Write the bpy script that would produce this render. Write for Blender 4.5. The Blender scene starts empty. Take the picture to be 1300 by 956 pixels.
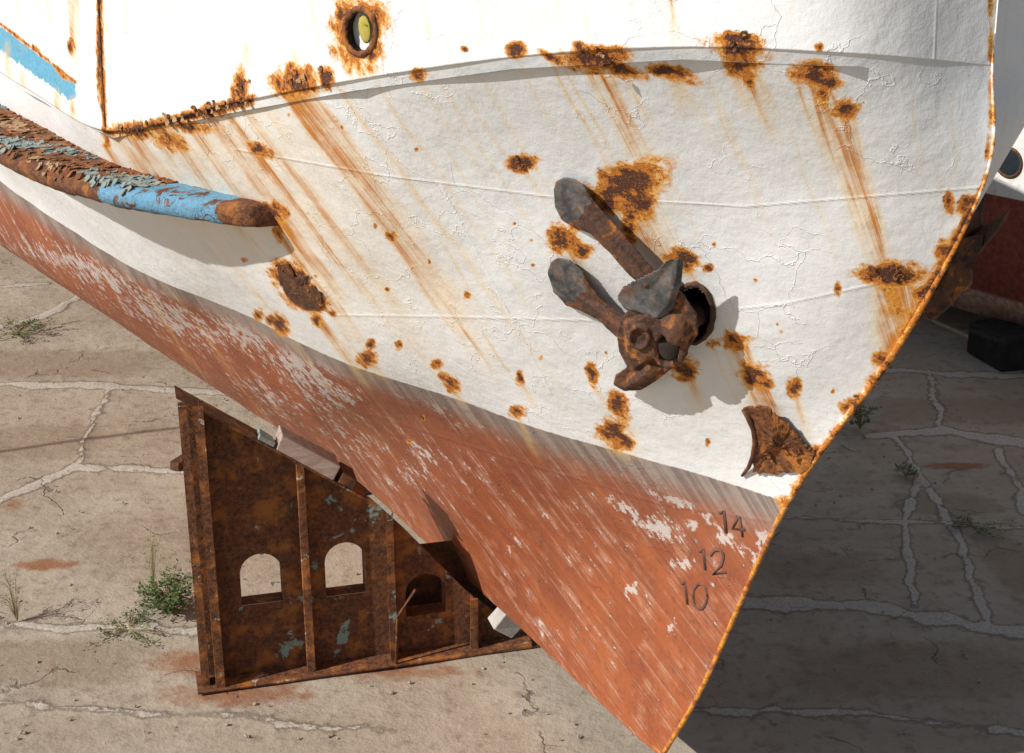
import bpy, bmesh, math, random
import numpy as np
from mathutils import Vector, Matrix, kdtree, noise as mnoise
from mathutils.bvhtree import BVHTree
random.seed(7); rng=np.random.default_rng(7)
C=bpy.context.scene.collection
# ------------------------------------------------------------ camera maths
H=6.15; F=1300*50/36; cp=math.cos(math.radians(20)); sp=math.sin(math.radians(20))
CAM=np.array([0,0,H])
def ray(px,py):
    dx=(px-650)/F; dy=-(py-478)/F
    return np.array([dx,cp+dy*sp,-sp+dy*cp])
def PZ(px,py,z):
    d=ray(px,py); return CAM+d*((z-H)/d[2])
def proj(P):
    R=P-CAM; d=R[...,1]*cp-R[...,2]*sp; u=R[...,1]*sp+R[...,2]*cp
    return 650+F*R[...,0]/d, 478-F*u/d, d
ca=math.radians(118); cx,cy=math.cos(ca),math.sin(ca); nx,ny=cy,-cx
p0=PZ(1000,638,2.77); kk=nx*p0[0]+ny*p0[1]; a0=p0[0]*cx+p0[1]*cy
def hc(a,s,z): return np.array([p0[0]+a*cx-s*nx,p0[1]+a*cy-s*ny,z])
def inv(P): return np.array([P[0]*cx+P[1]*cy-a0,kk-(nx*P[0]+ny*P[1]),P[2]])
def PS(px,py,s):
    d=ray(px,py); return CAM+d*((kk-s)/(nx*d[0]+ny*d[1]))
def IS(px,py,s): return inv(PS(px,py,s))
def IZ(px,py,z): return inv(PZ(px,py,z))
# ------------------------------------------------------------ object helpers
def tag(o,label=None,cat=None,group=None,kind=None):
    if label:o['label']=label
    if cat:o['category']=cat
    if group:o['group']=group
    if kind:o['kind']=kind
    return o
def thing(name,label,cat,loc=(0,0,0),group=None):
    o=bpy.data.objects.new(name,None); C.objects.link(o); o.location=loc
    return tag(o,label,cat,group)
def mobj(name,verts,faces,mats,parent=None,smooth=True,mi=None):
    me=bpy.data.meshes.new(name)
    off=np.array(parent.location) if parent is not None else np.zeros(3)
    if parent is not None and parent.parent is not None: off=off+np.array(parent.parent.location)
    V=np.asarray(verts,dtype=float)-off
    me.from_pydata(V.tolist(),[],[tuple(f) for f in faces])
    o=bpy.data.objects.new(name,me); C.objects.link(o)
    if not isinstance(mats,(list,tuple)): mats=[mats]
    for m in mats: me.materials.append(m)
    if mi is not None: me.polygons.foreach_set('material_index',list(mi))
    if smooth: me.polygons.foreach_set('use_smooth',[True]*len(me.polygons))
    if parent is not None: o.parent=parent
    me.update(); return o
def fixn(o):
    bm=bmesh.new(); bm.from_mesh(o.data); bmesh.ops.recalc_face_normals(bm,faces=bm.faces); bm.to_mesh(o.data); bm.free(); return o
def bake(o):
    dg=bpy.context.evaluated_depsgraph_get(); dg.update()
    me=bpy.data.meshes.new_from_object(o.evaluated_get(dg)); o.modifiers.clear(); o.data=me; return o
class MB:
    def __init__(s): s.v=[];s.f=[]
    def add(s,v,f):
        n=len(s.v); s.v+= [tuple(map(float,p)) for p in v]; s.f+=[tuple(i+n for i in q) for q in f]
    def hexa(s,p): s.add(p,[(0,3,2,1),(4,5,6,7),(0,1,5,4),(1,2,6,5),(2,3,7,6),(3,0,4,7)])
    def box(s,o,ex,ey,ez,x0,x1,y0,y1,z0,z1,j=0):
        o,ex,ey,ez=map(np.array,(o,ex,ey,ez)); P=[]
        for z in (z0,z1):
            for x,y in ((x0,y0),(x1,y0),(x1,y1),(x0,y1)):
                P.append(o+ex*(x+random.uniform(-j,j))+ey*(y+random.uniform(-j,j))+ez*(z+random.uniform(-j,j)))
        s.hexa(P)
    def prism(s,front,back):
        n=len(front); s.add(list(front)+list(back),[tuple(range(n)),tuple(range(2*n-1,n-1,-1))]+[(i,n+i,n+(i+1)%n,(i+1)%n) for i in range(n)])
    def tube(s,pts,rad,n=10,flat=1.0,up=None,cap=True):
        pts=[Vector(p) for p in pts]
        if not hasattr(rad,'__len__'): rad=[rad]*len(pts)
        b=len(s.v); ref=Vector(up) if up is not None else Vector((.13,.3,.95))
        for i,p in enumerate(pts):
            t=(pts[min(i+1,len(pts)-1)]-pts[max(i-1,0)]).normalized()
            e1=(ref-t*ref.dot(t)).normalized(); e2=t.cross(e1)
            for q in range(n):
                w=2*math.pi*q/n; v=p+e1*math.cos(w)*rad[i]*flat+e2*math.sin(w)*rad[i]; s.v.append(tuple(v))
        for i in range(len(pts)-1):
            for q in range(n):
                q2=(q+1)%n; s.f.append((b+i*n+q,b+i*n+q2,b+(i+1)*n+q2,b+(i+1)*n+q))
        if cap:
            s.f.append(tuple(b+q for q in range(n))[::-1]); s.f.append(tuple(b+(len(pts)-1)*n+q for q in range(n)))
    def ell(s,c,e1,e2,e3,n=12,m=8):
        c,e1,e2,e3=map(np.array,(c,e1,e2,e3)); V=[c+e3];Fc=[]
        for i in range(1,m):
            th=math.pi*i/m
            for q in range(n):
                w=2*math.pi*q/n; V.append(c+e3*math.cos(th)+(e1*math.cos(w)+e2*math.sin(w))*math.sin(th))
        V.append(c-e3)
        for q in range(n): Fc.append((0,1+q,1+(q+1)%n)); Fc.append((len(V)-1,1+(m-2)*n+(q+1)%n,1+(m-2)*n+q))
        for i in range(m-2):
            for q in range(n): Fc.append((1+i*n+q,1+(i+1)*n+q,1+(i+1)*n+(q+1)%n,1+i*n+(q+1)%n))
        s.add(V,Fc)
    def build(s,name,mat,parent=None,smooth=False,bevel=0,remesh=0,rough=0,sm_it=3):
        o=mobj(name,s.v,s.f,mat,parent,smooth)
        fixn(o)
        if remesh:
            m=o.modifiers.new('r','REMESH'); m.mode='VOXEL'; m.voxel_size=remesh; m.use_smooth_shade=True; bake(o)
            if sm_it:
                sm=o.modifiers.new('s','SMOOTH'); sm.iterations=sm_it; sm.factor=.5; bake(o)
            if rough:
                for v in o.data.vertices:
                    k=mnoise.noise(v.co*14)*.5+mnoise.noise(v.co*42)*.6
                    v.co+=v.normal*k*rough
            o.data.polygons.foreach_set('use_smooth',[True]*len(o.data.polygons))
        if bevel:
            m=o.modifiers.new('b','BEVEL'); m.width=bevel; m.segments=2; m.limit_method='ANGLE'; bake(o)
        return o
# ------------------------------------------------------------ node helpers
def N(nt,t,ins=None,**pr):
    n=nt.nodes.new(t)
    for k,v in pr.items(): setattr(n,k,v)
    for k,v in (ins or {}).items():
        if isinstance(v,bpy.types.NodeSocket): nt.links.new(v,n.inputs[k])
        else: n.inputs[k].default_value=v
    return n
def mth(nt,op,a,b=0.0,c=0.0): return N(nt,'ShaderNodeMath',{0:a,1:b,2:c},operation=op).outputs[0]
def mr(nt,v,lo,hi,a=0.0,b=1.0): return N(nt,'ShaderNodeMapRange',{0:v,1:lo,2:hi,3:a,4:b},interpolation_type='SMOOTHSTEP').outputs[0]
def col(c): return (c[0],c[1],c[2],1.0)
def mix(nt,f,a,b,bt='MIX'):
    n=N(nt,'ShaderNodeMix',{0:f},data_type='RGBA',blend_type=bt)
    for i,v in ((6,a),(7,b)):
        if isinstance(v,bpy.types.NodeSocket): nt.links.new(v,n.inputs[i])
        else: n.inputs[i].default_value=col(v)
    return n.outputs[2]
def noi(nt,v,s,d=4,r=.55,dist=0.0): return N(nt,'ShaderNodeTexNoise',{'Vector':v,'Scale':s,'Detail':d,'Roughness':r,'Distortion':dist}).outputs[0]
def mapp(nt,v,s): return N(nt,'ShaderNodeMapping',{'Vector':v,'Scale':s}).outputs[0]
def cen(nt,v,k): return mth(nt,'MULTIPLY',mth(nt,'SUBTRACT',v,.5),k)
def newmat(name):
    m=bpy.data.materials.new(name); m.use_nodes=True; nt=m.node_tree
    b=nt.nodes['Principled BSDF']; co=N(nt,'ShaderNodeTexCoord').outputs['Object']
    return m,nt,b,co
def fin(nt,b,color,rough=.7,height=None,bs=.5,bd=.01,metal=None):
    nt.links.new(color,b.inputs['Base Color'])
    if isinstance(rough,bpy.types.NodeSocket): nt.links.new(rough,b.inputs['Roughness'])
    else: b.inputs['Roughness'].default_value=rough
    b.inputs['Specular IOR Level'].default_value=.35
    if height is not None:
        bp=N(nt,'ShaderNodeBump',{'Strength':bs,'Distance':bd,'Height':height})
        nt.links.new(bp.outputs[0],b.inputs['Normal'])
def rustcol(nt,co,k=1.0):
    n1=noi(nt,co,6*k,6,.65); n2=noi(nt,co,28*k,5,.7); n3=noi(nt,co,90*k,3,.6)
    c=mix(nt,mr(nt,n2,.35,.65),(.065,.028,.016),(.22,.08,.03))
    c=mix(nt,mr(nt,n1,.48,.66),c,(.40,.145,.03))
    c=mix(nt,mr(nt,n3,.6,.75),c,(.48,.22,.075))
    return c,n1,n2,n3
def rust_mat(name,dark=0.0,paint=None,pth=.6,dk=(.04,.022,.016),sc=5.5):
    m,nt,b,co=newmat(name); c,n1,n2,n3=rustcol(nt,co)
    if dark: c=mix(nt,dark,c,dk)
    if paint:
        p=noi(nt,co,sc,6,.7,.6); f=mr(nt,p,pth,pth+.03); c=mix(nt,mth(nt,'MULTIPLY',f,.85),c,paint)
    h=mth(nt,'ADD',mth(nt,'MULTIPLY',n2,.7),mth(nt,'MULTIPLY',n3,.4))
    fin(nt,b,c,.8,h,.8,.012); return m
M={}
M['rust']=rust_mat('rusted_iron')
M['rust_dark']=rust_mat('dark_rusted_iron',.5)
M['anchor']=rust_mat('anchor_iron',.66,None,.6,(.045,.032,.03))
M['cradle']=rust_mat('rusted_cradle_steel',.26,(.24,.38,.34),.60,(.06,.028,.018),3.6)
M['cradle_post']=rust_mat('rusted_post_steel',.08,(.55,.5,.42),.62)
m,nt,b,co=newmat('rail_iron'); c,n1,n2,n3=rustcol(nt,co); c=mix(nt,.12,c,(.10,.05,.035)); p=noi(nt,co,6.0,6,.72,.8)
hx=N(nt,'ShaderNodeAttribute',attribute_name='bluep').outputs['Fac']
pf=mr(nt,mth(nt,'ADD',hx,cen(nt,p,2.2)),.45,.52); c=mix(nt,mth(nt,'MULTIPLY',pf,.9),c,mix(nt,mr(nt,n2,.4,.65),(.15,.40,.60),(.14,.28,.38)))
fin(nt,b,c,.8,mth(nt,'SUBTRACT',mth(nt,'ADD',mth(nt,'MULTIPLY',n2,.9),mth(nt,'MULTIPLY',n3,.4)),mth(nt,'MULTIPLY',pf,.2)),.9,.02); M['rail']=m
m,nt,b,co=newmat('weathered_grey_iron'); n=noi(nt,co,9,6,.65); n2=noi(nt,co,40,4)
c=mix(nt,mr(nt,n,.35,.65),(.045,.045,.047),(.15,.145,.14)); c=mix(nt,mth(nt,'MULTIPLY',mr(nt,mth(nt,'ADD',n2,cen(nt,n,.8)),.55,.68),.9),c,(.19,.08,.035))
fin(nt,b,c,.6,mth(nt,'ADD',n,n2),.5,.008); M['grey_iron']=m
def simple(name,c1,c2,sc=8,rough=.8,bs=.4,stretch=None):
    m,nt,b,co=newmat(name); v=mapp(nt,co,stretch) if stretch else co
    n=noi(nt,v,sc,6,.65); n2=noi(nt,v,sc*6,4,.6)
    c=mix(nt,mr(nt,n,.3,.7),c1,c2); c=mix(nt,mth(nt,'MULTIPLY',n2,.35),c,tuple(x*.45 for x in c1))
    fin(nt,b,c,rough,mth(nt,'ADD',n,n2),bs,.01); return m
M['wood']=simple('old_pinkish_timber',(.36,.25,.20),(.55,.43,.36),6,.85,.5,(1,1,6))
M['concrete']=simple('grey_concrete',(.40,.38,.34),(.56,.54,.49),7)
M['black']=simple('black_tarred_block',(.014,.013,.012),(.04,.034,.028),7)
M['dark_hole']=simple('hole_shade_iron',(.015,.01,.008),(.05,.03,.02),12)  # near-black colour paints in the shade inside pipe and fairlead
M['yellow']=simple('old_yellow_paint',(.42,.34,.05),(.55,.47,.12),12)
M['leaf']=simple('weed_leaf',(.05,.10,.025),(.11,.18,.04),15,.6)
M['dry']=simple('dry_stem',(.28,.22,.11),(.40,.33,.18),15,.9)
M['flake_blue']=simple('flaking_blue_grey_paint',(.19,.26,.26),(.36,.37,.31),14)
M['flake_brown']=simple('flaking_brown_rust',(.12,.045,.022),(.40,.165,.055),9)
M['flake_pale']=simple('flaking_pale_paint',(.38,.21,.10),(.50,.34,.20),14)
M['rope']=simple('old_rope',(.3,.26,.18),(.4,.35,.25),30)
M['deck']=simple('grey_deck_paint',(.25,.25,.24),(.34,.33,.31),4)
M['mark']=simple('dark_welded_numeral',(.10,.055,.045),(.22,.12,.085),20)
M['glass']=simple('dark_port_glass',(.02,.03,.035),(.03,.04,.05),3,.15,.0)
M['stone']=simple('pale_rubble',(.28,.24,.18),(.46,.41,.34),12)
def hull_mat():
    m,nt,b,co=newmat('weathered_hull_paint')
    P=N(nt,'ShaderNodeAttribute',attribute_name='paint'); W=N(nt,'ShaderNodeAttribute',attribute_name='wear_shade'); Fl=N(nt,'ShaderNodeAttribute',attribute_name='flow').outputs['Vector']
    sp_=N(nt,'ShaderNodeSeparateColor',{0:P.outputs['Color']}); sw=N(nt,'ShaderNodeSeparateColor',{0:W.outputs['Color']})
    core,streak,d=sp_.outputs[0],sp_.outputs[1],sp_.outputs[2]; scr,gr,blue=sw.outputs[0],sw.outputs[1],sw.outputs[2]; seam=W.outputs['Alpha']
    n1=noi(nt,co,1.6,4); n5=noi(nt,co,5.5,5,.6); n6=noi(nt,co,9,4,.6,.5); n2=noi(nt,co,15,8,.70); n3=noi(nt,co,50,5,.65); n4=noi(nt,co,130,3,.6)
    fs=noi(nt,mapp(nt,Fl,(26,1.1,1)),1,5,.65); ff=noi(nt,mapp(nt,Fl,(85,.55,1)),1,4,.6); fl=noi(nt,mapp(nt,Fl,(11,.7,1)),1,4,.6)
    w=mix(nt,mr(nt,n1,.35,.65),(.79,.79,.785),(.84,.845,.845))
    w=mix(nt,mth(nt,'MULTIPLY',mr(nt,n2,.50,.72),.24),w,(.64,.63,.60))
    w=mix(nt,mth(nt,'MULTIPLY',mr(nt,n3,.60,.73),.30),w,(.46,.44,.41))
    w=mix(nt,mth(nt,'MULTIPLY',mr(nt,n5,.5,.7),.20),w,(.60,.62,.64))
    w=mix(nt,gr,w,(.34,.38,.43))  # bluish grey over the white, dim oblique light put into the colour
    w=mix(nt,mth(nt,'MULTIPLY',mr(nt,fs,.56,.74),.20),w,(.68,.53,.30))
    bl=mix(nt,mr(nt,n3,.4,.6),(.10,.34,.52),(.17,.45,.62))
    bf=mr(nt,mth(nt,'ADD',blue,mth(nt,'ADD',cen(nt,n2,1.0),cen(nt,n5,.5))),.42,.5)
    w=mix(nt,bf,w,bl)
    # red antifouling
    r=mix(nt,mr(nt,n1,.35,.65),(.39,.108,.036),(.30,.078,.03))
    r=mix(nt,mr(nt,n5,.45,.70),r,(.43,.155,.07))
    r=mix(nt,mth(nt,'MULTIPLY',mr(nt,n2,.5,.7),.8),r,(.18,.058,.033))
    r=mix(nt,mth(nt,'MULTIPLY',mr(nt,fl,.42,.60),.4),r,(.21,.062,.034))
    r=mix(nt,mth(nt,'MULTIPLY',mr(nt,mth(nt,'ADD',ff,cen(nt,n5,.6)),.55,.68),.42),r,(.52,.32,.24))
    r=mix(nt,mth(nt,'MULTIPLY',mr(nt,mth(nt,'SUBTRACT',ff,cen(nt,n5,.5)),.46,.36),.4),r,(.19,.06,.035))
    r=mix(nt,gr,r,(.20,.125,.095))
    sc=mth(nt,'ADD',mth(nt,'ADD',scr,cen(nt,ff,.9)),mth(nt,'ADD',cen(nt,n2,2.4),cen(nt,n5,1.4)))
    r=mix(nt,mth(nt,'MULTIPLY',mr(nt,sc,.48,.60),.8),r,(.60,.555,.52))
    r=mix(nt,mth(nt,'MULTIPLY',mr(nt,n4,.60,.70),.5),r,(.12,.042,.028))
    dd=mth(nt,'ADD',d,cen(nt,n2,.03))
    g=mix(nt,mr(nt,fs,.4,.6),(.21,.17,.15),(.35,.28,.24))
    r2=mix(nt,mr(nt,mth(nt,'ADD',dd,mth(nt,'ADD',cen(nt,fs,.26),cen(nt,n2,.18))),-.34,-.05),r,g)
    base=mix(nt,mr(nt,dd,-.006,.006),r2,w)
    # rust streaks
    sk=mth(nt,'MULTIPLY',streak,mr(nt,fs,.25,.7,.55,1.25))
    sk=mth(nt,'MULTIPLY',sk,mr(nt,ff,.3,.65,.75,1.15))
    sk=mth(nt,'MULTIPLY',sk,mr(nt,n5,.3,.6,.7,1.1))
    sk=N(nt,'ShaderNodeClamp',{0:mth(nt,'MULTIPLY',sk,1.05)}).outputs[0]
    sc1=mix(nt,mr(nt,sk,.20,.95),(.82,.54,.15),(.56,.21,.03))
    base=mix(nt,sk,base,sc1)
    sf=mr(nt,n2,.745,.77); base=mix(nt,mth(nt,'MULTIPLY',sf,.5),base,(.40,.18,.06))
    cc=mth(nt,'ADD',mth(nt,'ADD',core,cen(nt,n6,1.6)),mth(nt,'ADD',cen(nt,n2,1.6),cen(nt,n3,.35)))
    gate=mr(nt,core,.08,.28)
    halo=mth(nt,'MULTIPLY',mr(nt,cc,.08,.42),mth(nt,'MULTIPLY',gate,.92))
    base=mix(nt,halo,base,mix(nt,mr(nt,n3,.4,.62),(.78,.38,.05),(.64,.24,.028)))
    rc=mix(nt,mr(nt,mth(nt,'ADD',cc,mth(nt,'ADD',cen(nt,n3,.8),cen(nt,n2,.8))),.62,.92),(.56,.19,.028),(.09,.034,.02)); rc=mix(nt,mth(nt,'MULTIPLY',mr(nt,n3,.56,.66),.6),rc,(.38,.125,.025)); rc=mix(nt,mth(nt,'MULTIPLY',mr(nt,n4,.60,.7),.5),rc,(.62,.27,.05))
    cf=mth(nt,'MULTIPLY',mr(nt,cc,.47,.53),gate)
    base=mix(nt,cf,base,rc)
    vv=N(nt,'ShaderNodeVectorMath',{0:co,1:N(nt,'ShaderNodeVectorMath',{0:N(nt,'ShaderNodeTexNoise',{'Vector':co,'Scale':4.0,'Detail':5.0}).outputs[1],3:.55},operation='SCALE').outputs[0]},operation='ADD').outputs[0]
    vor=N(nt,'ShaderNodeTexVoronoi',{'Vector':vv,'Scale':2.6},feature='DISTANCE_TO_EDGE').outputs['Distance']
    crk=mth(nt,'MULTIPLY',mth(nt,'SUBTRACT',1.0,mr(nt,vor,.0,.018)),mr(nt,n1,.47,.57))
    hgt=mth(nt,'ADD',mth(nt,'MULTIPLY',n2,.34),mth(nt,'MULTIPLY',n3,.10))
    hgt=mth(nt,'ADD',hgt,mth(nt,'MULTIPLY',crk,.24)); hgt=mth(nt,'ADD',hgt,mth(nt,'MULTIPLY',seam,.45))
    hgt=mth(nt,'SUBTRACT',hgt,mth(nt,'MULTIPLY',cf,mth(nt,'ADD',.40,mth(nt,'MULTIPLY',n4,.4))))
    hgt=mth(nt,'ADD',hgt,mth(nt,'MULTIPLY',n5,.8))
    hgt=mth(nt,'ADD',hgt,mth(nt,'MULTIPLY',n1,2.6))
    fin(nt,b,base,mr(nt,cf,0,1,.5,.9),hgt,.75,.014)
    return m
M['hull']=hull_mat()
# ------------------------------------------------------------ hull control net, (a, s, z)
K=[(17,2.9,5.0),(12,2.95,4.7),(8.3,2.85,4.47),(6.2,2.75,4.41),IS(140,165,2.6),IS(290,131,2.28),IS(450,100,2.02),IS(650,71,1.60),IS(860,58,1.17),IS(1080,66,.68),IS(1260,82,0)]
WL=[(20,2.75,2.77),(15.5,2.65,2.77),IZ(0,230,2.77),IZ(160,335,2.77),IZ(300,395,2.77),IZ(440,462,2.77),IZ(560,500,2.77),IZ(680,543,2.77),IZ(800,577,2.77),IZ(910,609,2.77),IZ(1000,638,2.77)]
B=[(26,1.9,1.0),(21,2.0,.95),IZ(0,302,.85),IZ(110,382,.66),IZ(230,465,.55),IZ(335,532,.48),IZ(440,600,.44),IZ(540,688,.43),IZ(640,778,.43),IZ(740,866,.43),(1.10,0,.43)]
K,WL,B=[np.array([np.array(q,dtype=float) for q in r]) for r in (K,WL,B)]
B[:,1]=np.maximum(B[:,1],.03); B[-1,1]=0; WL[-1,1]=0
dec=np.array([0,0,0,0,0,.02,.08,.2,.42,.72,1.0])
def lerp(A,Bb,f): return A*(1-f)+Bb*f
M2=lerp(K,WL,.205); M2[:,0]+=(IS(1250,230,0)[0]-M2[-1,0])*dec; M2[-1]=IS(1250,230,0)
M1=lerp(K,WL,.554); M1[:,0]+=(IS(1140,440,0)[0]-M1[-1,0])*dec; M1[-1]=IS(1140,440,0)
blg=np.array([.5,.5,.4,.3,.22,.16,.1,.06,.03,.01,0])
M2[:,1]+=blg*.2; M1[:,1]+=blg*.3
M2[9,1]-=.17; M2[8,1]-=.13; M2[7,1]-=.05; M1[9,1]-=.06; M1[8,1]-=.04
R=lerp(WL,B,.6); st=IS(895,866,0); R[:,0]+=(st[0]-R[-1,0])*dec; R[-1]=st; R[:,1]+=blg*.8
net=np.array([K,M2,M1,WL,R,B])
def cr(P,segs):
    n=P.shape[0]; E=np.concatenate([[2*P[0]-P[1]],P,[2*P[-1]-P[-2]]]); out=[];par=[]
    for i in range(n-1):
        k=segs[i]; t=np.linspace(0,1,k,endpoint=False)
        if i==n-2: t=np.linspace(0,1,k+1)
        t=t.reshape((-1,)+(1,)*(P.ndim-1)); a,b_,c_,d_=E[i],E[i+1],E[i+2],E[i+3]
        out.append(.5*((2*b_)+(-a+c_)*t+(2*a-5*b_+4*c_-d_)*t*t+(-a+3*b_-3*c_+d_)*t**3)); par.append(i+t.ravel())
    return np.concatenate(out),np.concatenate(par)
def dense(net,rs,cs):
    G,rp=cr(net,rs); G2,cpz=cr(np.swapaxes(G,0,1),cs); return np.swapaxes(G2,0,1),rp,cpz
def world(G): 
    W=np.empty_like(G); W[...,0]=p0[0]+G[...,0]*cx-G[...,1]*nx; W[...,1]=p0[1]+G[...,0]*cy-G[...,1]*ny; W[...,2]=G[...,2]; return W
RS=[70,90,80,80,70]; CS=[5,30,60,70,80,80,80,80,80,70,60]
G,rp,cpar=dense(net,RS,CS[:10])
G[:,-1,1]=0; G[:,:,1]=np.maximum(G[:,:,1],0)
Wd=world(G)
def normals(W):
    du=np.gradient(W,axis=1); dv=np.gradient(W,axis=0); n=np.cross(du,dv); n/=np.linalg.norm(n,axis=-1,keepdims=True)+1e-9
    return n
Nn=normals(Wd)
outd=np.array([-nx,-ny,0]); 
if (Nn[60,400]*outd).sum()<0: Nn=-Nn
X_,Y_,Z_=Wd[...,0],Wd[...,1],Wd[...,2]
al=G[...,0]
dent=.006*np.sin(al*3.1+Z_*1.7)*np.sin(Z_*2.9+al*.8)+.004*np.sin(al*6.3+1+Z_*2.2)*np.sin(Z_*5.1-al*1.3)
fade=np.clip(G[...,1]/.25,0,1)
Wd=Wd+Nn*(dent*fade)[...,None]
PX,PY,PT=proj(Wd)
def make_lookup(PX,PY,PT,Nn,st=2):
    x=PX[::st,::st].ravel(); y=PY[::st,::st].ravel(); t=PT[::st,::st].ravel(); nn=Nn[::st,::st].reshape(-1,3)
    ok=(x>-300)&(x<1500); idx=np.nonzero(ok)[0]; kd=kdtree.KDTree(len(idx))
    for i in idx: kd.insert((x[i],y[i],0),int(i))
    kd.balance()
    def f(px,py,h=0.0):
        r=kd.find_n((px,py,0),6); w=[1/(q[2]**2+.05) for q in r]; sw=sum(w)
        T=sum(a*t[q[1]] for a,q in zip(w,r))/sw; n=sum((a*nn[q[1]] for a,q in zip(w,r)),np.zeros(3)); n/=np.linalg.norm(n)
        return CAM+ray(px,py)*(T-h), n
    return f
surf=make_lookup(PX,PY,PT,Nn)
# ---- paint fields
def slope(x): return np.interp(x,[0,150,350,600,760,940,1050,1130,1250],[.55,.7,.78,.62,.5,.4,.33,.12,-.05])
class Paint:
    def __init__(s,X,Y):
        s.X,s.Y=X,Y; z=np.zeros_like(X); s.r,s.g,s.scr,s.gr,s.blue,s.seam=[z.copy() for _ in range(6)]
        xk=X.copy()
        for _ in range(10): xk=X-slope(xk)*(Y-100)*1.0
        s.fu=xk/250; s.fv=Y/250
    def win(s,x0,x1,y0,y1): return (s.X>x0)&(s.X<x1)&(s.Y>y0)&(s.Y<y1)
    def spot(s,x,y,rx,ry,amp=1.0,ang=0,f='r'):
        R_=max(rx,ry)*2.6; m=s.win(x-R_,x+R_,y-R_,y+R_)
        if not m.any(): return
        dx=s.X[m]-x; dy=s.Y[m]-y; c_,s_=math.cos(ang),math.sin(ang)
        q=((dx*c_+dy*s_)/rx)**2+((-dx*s_+dy*c_)/ry)**2
        v=amp*np.exp(-q*.7); A=getattr(s,f); A[m]=np.maximum(A[m],v)
    def streak(s,x,y,ln,w,amp,k=None):
        if k is None: k=float(slope(np.array(x)))
        m=s.win(x-60-ln*abs(k),x+60+ln*abs(k),y-12,y+ln)
        if not m.any(): return
        yy=s.Y[m]-y; xe=x+k*yy+2.2*np.sin(yy/19+x)
        ww=w*(.7+.5*np.clip(yy/ln,0,1))
        v=amp*np.exp(-((s.X[m]-xe)/ww)**2)*np.clip((yy+12)/14,0,1)*(1-np.clip(yy/ln,0,1))**.8
        s.g[m]=1-(1-s.g[m])*(1-np.clip(v,0,1))
    def line(s,pts,w,amp,f='r'):
        for (x0,y0),(x1,y1) in zip(pts,pts[1:]):
            R_=w*3; m=s.win(min(x0,x1)-R_,max(x0,x1)+R_,min(y0,y1)-R_,max(y0,y1)+R_)
            if not m.any(): continue
            L2=(x1-x0)**2+(y1-y0)**2; t=np.clip(((s.X[m]-x0)*(x1-x0)+(s.Y[m]-y0)*(y1-y0))/L2,0,1)
            d2=(s.X[m]-x0-t*(x1-x0))**2+(s.Y[m]-y0-t*(y1-y0))**2
            A=getattr(s,f); A[m]=np.maximum(A[m],amp*np.exp(-d2/(w*w)))
SPOTS=[(757,74,34,14),(790,88,24,8,1,.3),(852,92,28,8,1,.3),(935,60,34,12,1,.25),(942,80,20,14),(950,95,8,12),(1033,95,24,14,1,.2),(1052,104,14,8),(1045,118,8,12),(1073,137,15,13),(655,66,10,6),(530,93,9,8),
 (376,106,26,14),(305,118,9,14),(415,101,7,10),(700,73,14,4,1,.5),(665,207,16,9),(592,375,4,4),(497,300,7,6,.7),(795,235,44,20,1.1,-.35),(812,256,16,24,1),(775,258,14,14,1),(800,285,9,24,.9),(716,303,16,16),(738,318,14,8,.8),
 (865,330,18,11,1,.2),(898,340,6,5,.7),(1130,349,32,13,1.25),(1150,352,16,9,1.1),(1135,385,14,20,.45),(932,433,18,10),(910,437,10,6,.7),(958,475,18,12,1,.3),(975,486,8,6,.8),(1008,491,8,10),(868,468,15,12),(787,515,10,15,1,-.5),(776,547,16,13),(790,560,12,10),
 (752,474,6,14,1,-.2),(661,480,5,7),(657,523,9,6),(555,462,6,5),(574,488,7,11,1,-.5),(562,478,5,5,.8),(466,455,10,9),(471,437,5,5),(506,438,4,5),(402,406,5,8),(368,352,20,14,1.2,.5),(380,372,18,14,1.2,.6),(400,385,14,9,1.1,.4),(362,340,12,8),
 (355,411,8,13,1,-.5),(345,405,6,6),(328,400,6,7,.8),(421,398,5,4,.8),(330,190,14,6,1,.5),(213,178,22,10,.8,.4),(175,165,30,9,.9),(240,160,26,7,.8,.2),(270,140,16,7),(1064,365,4,9,.8),(348,268,14,10,1),(354,290,6,14,.8),(350,263,8,8),
 (520,560,3,3,.7),(686,455,3,4,.6),(1205,258,6,14,.6),(1000,640,18,8,.6,.5),(310,330,4,3,.6)]
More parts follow.
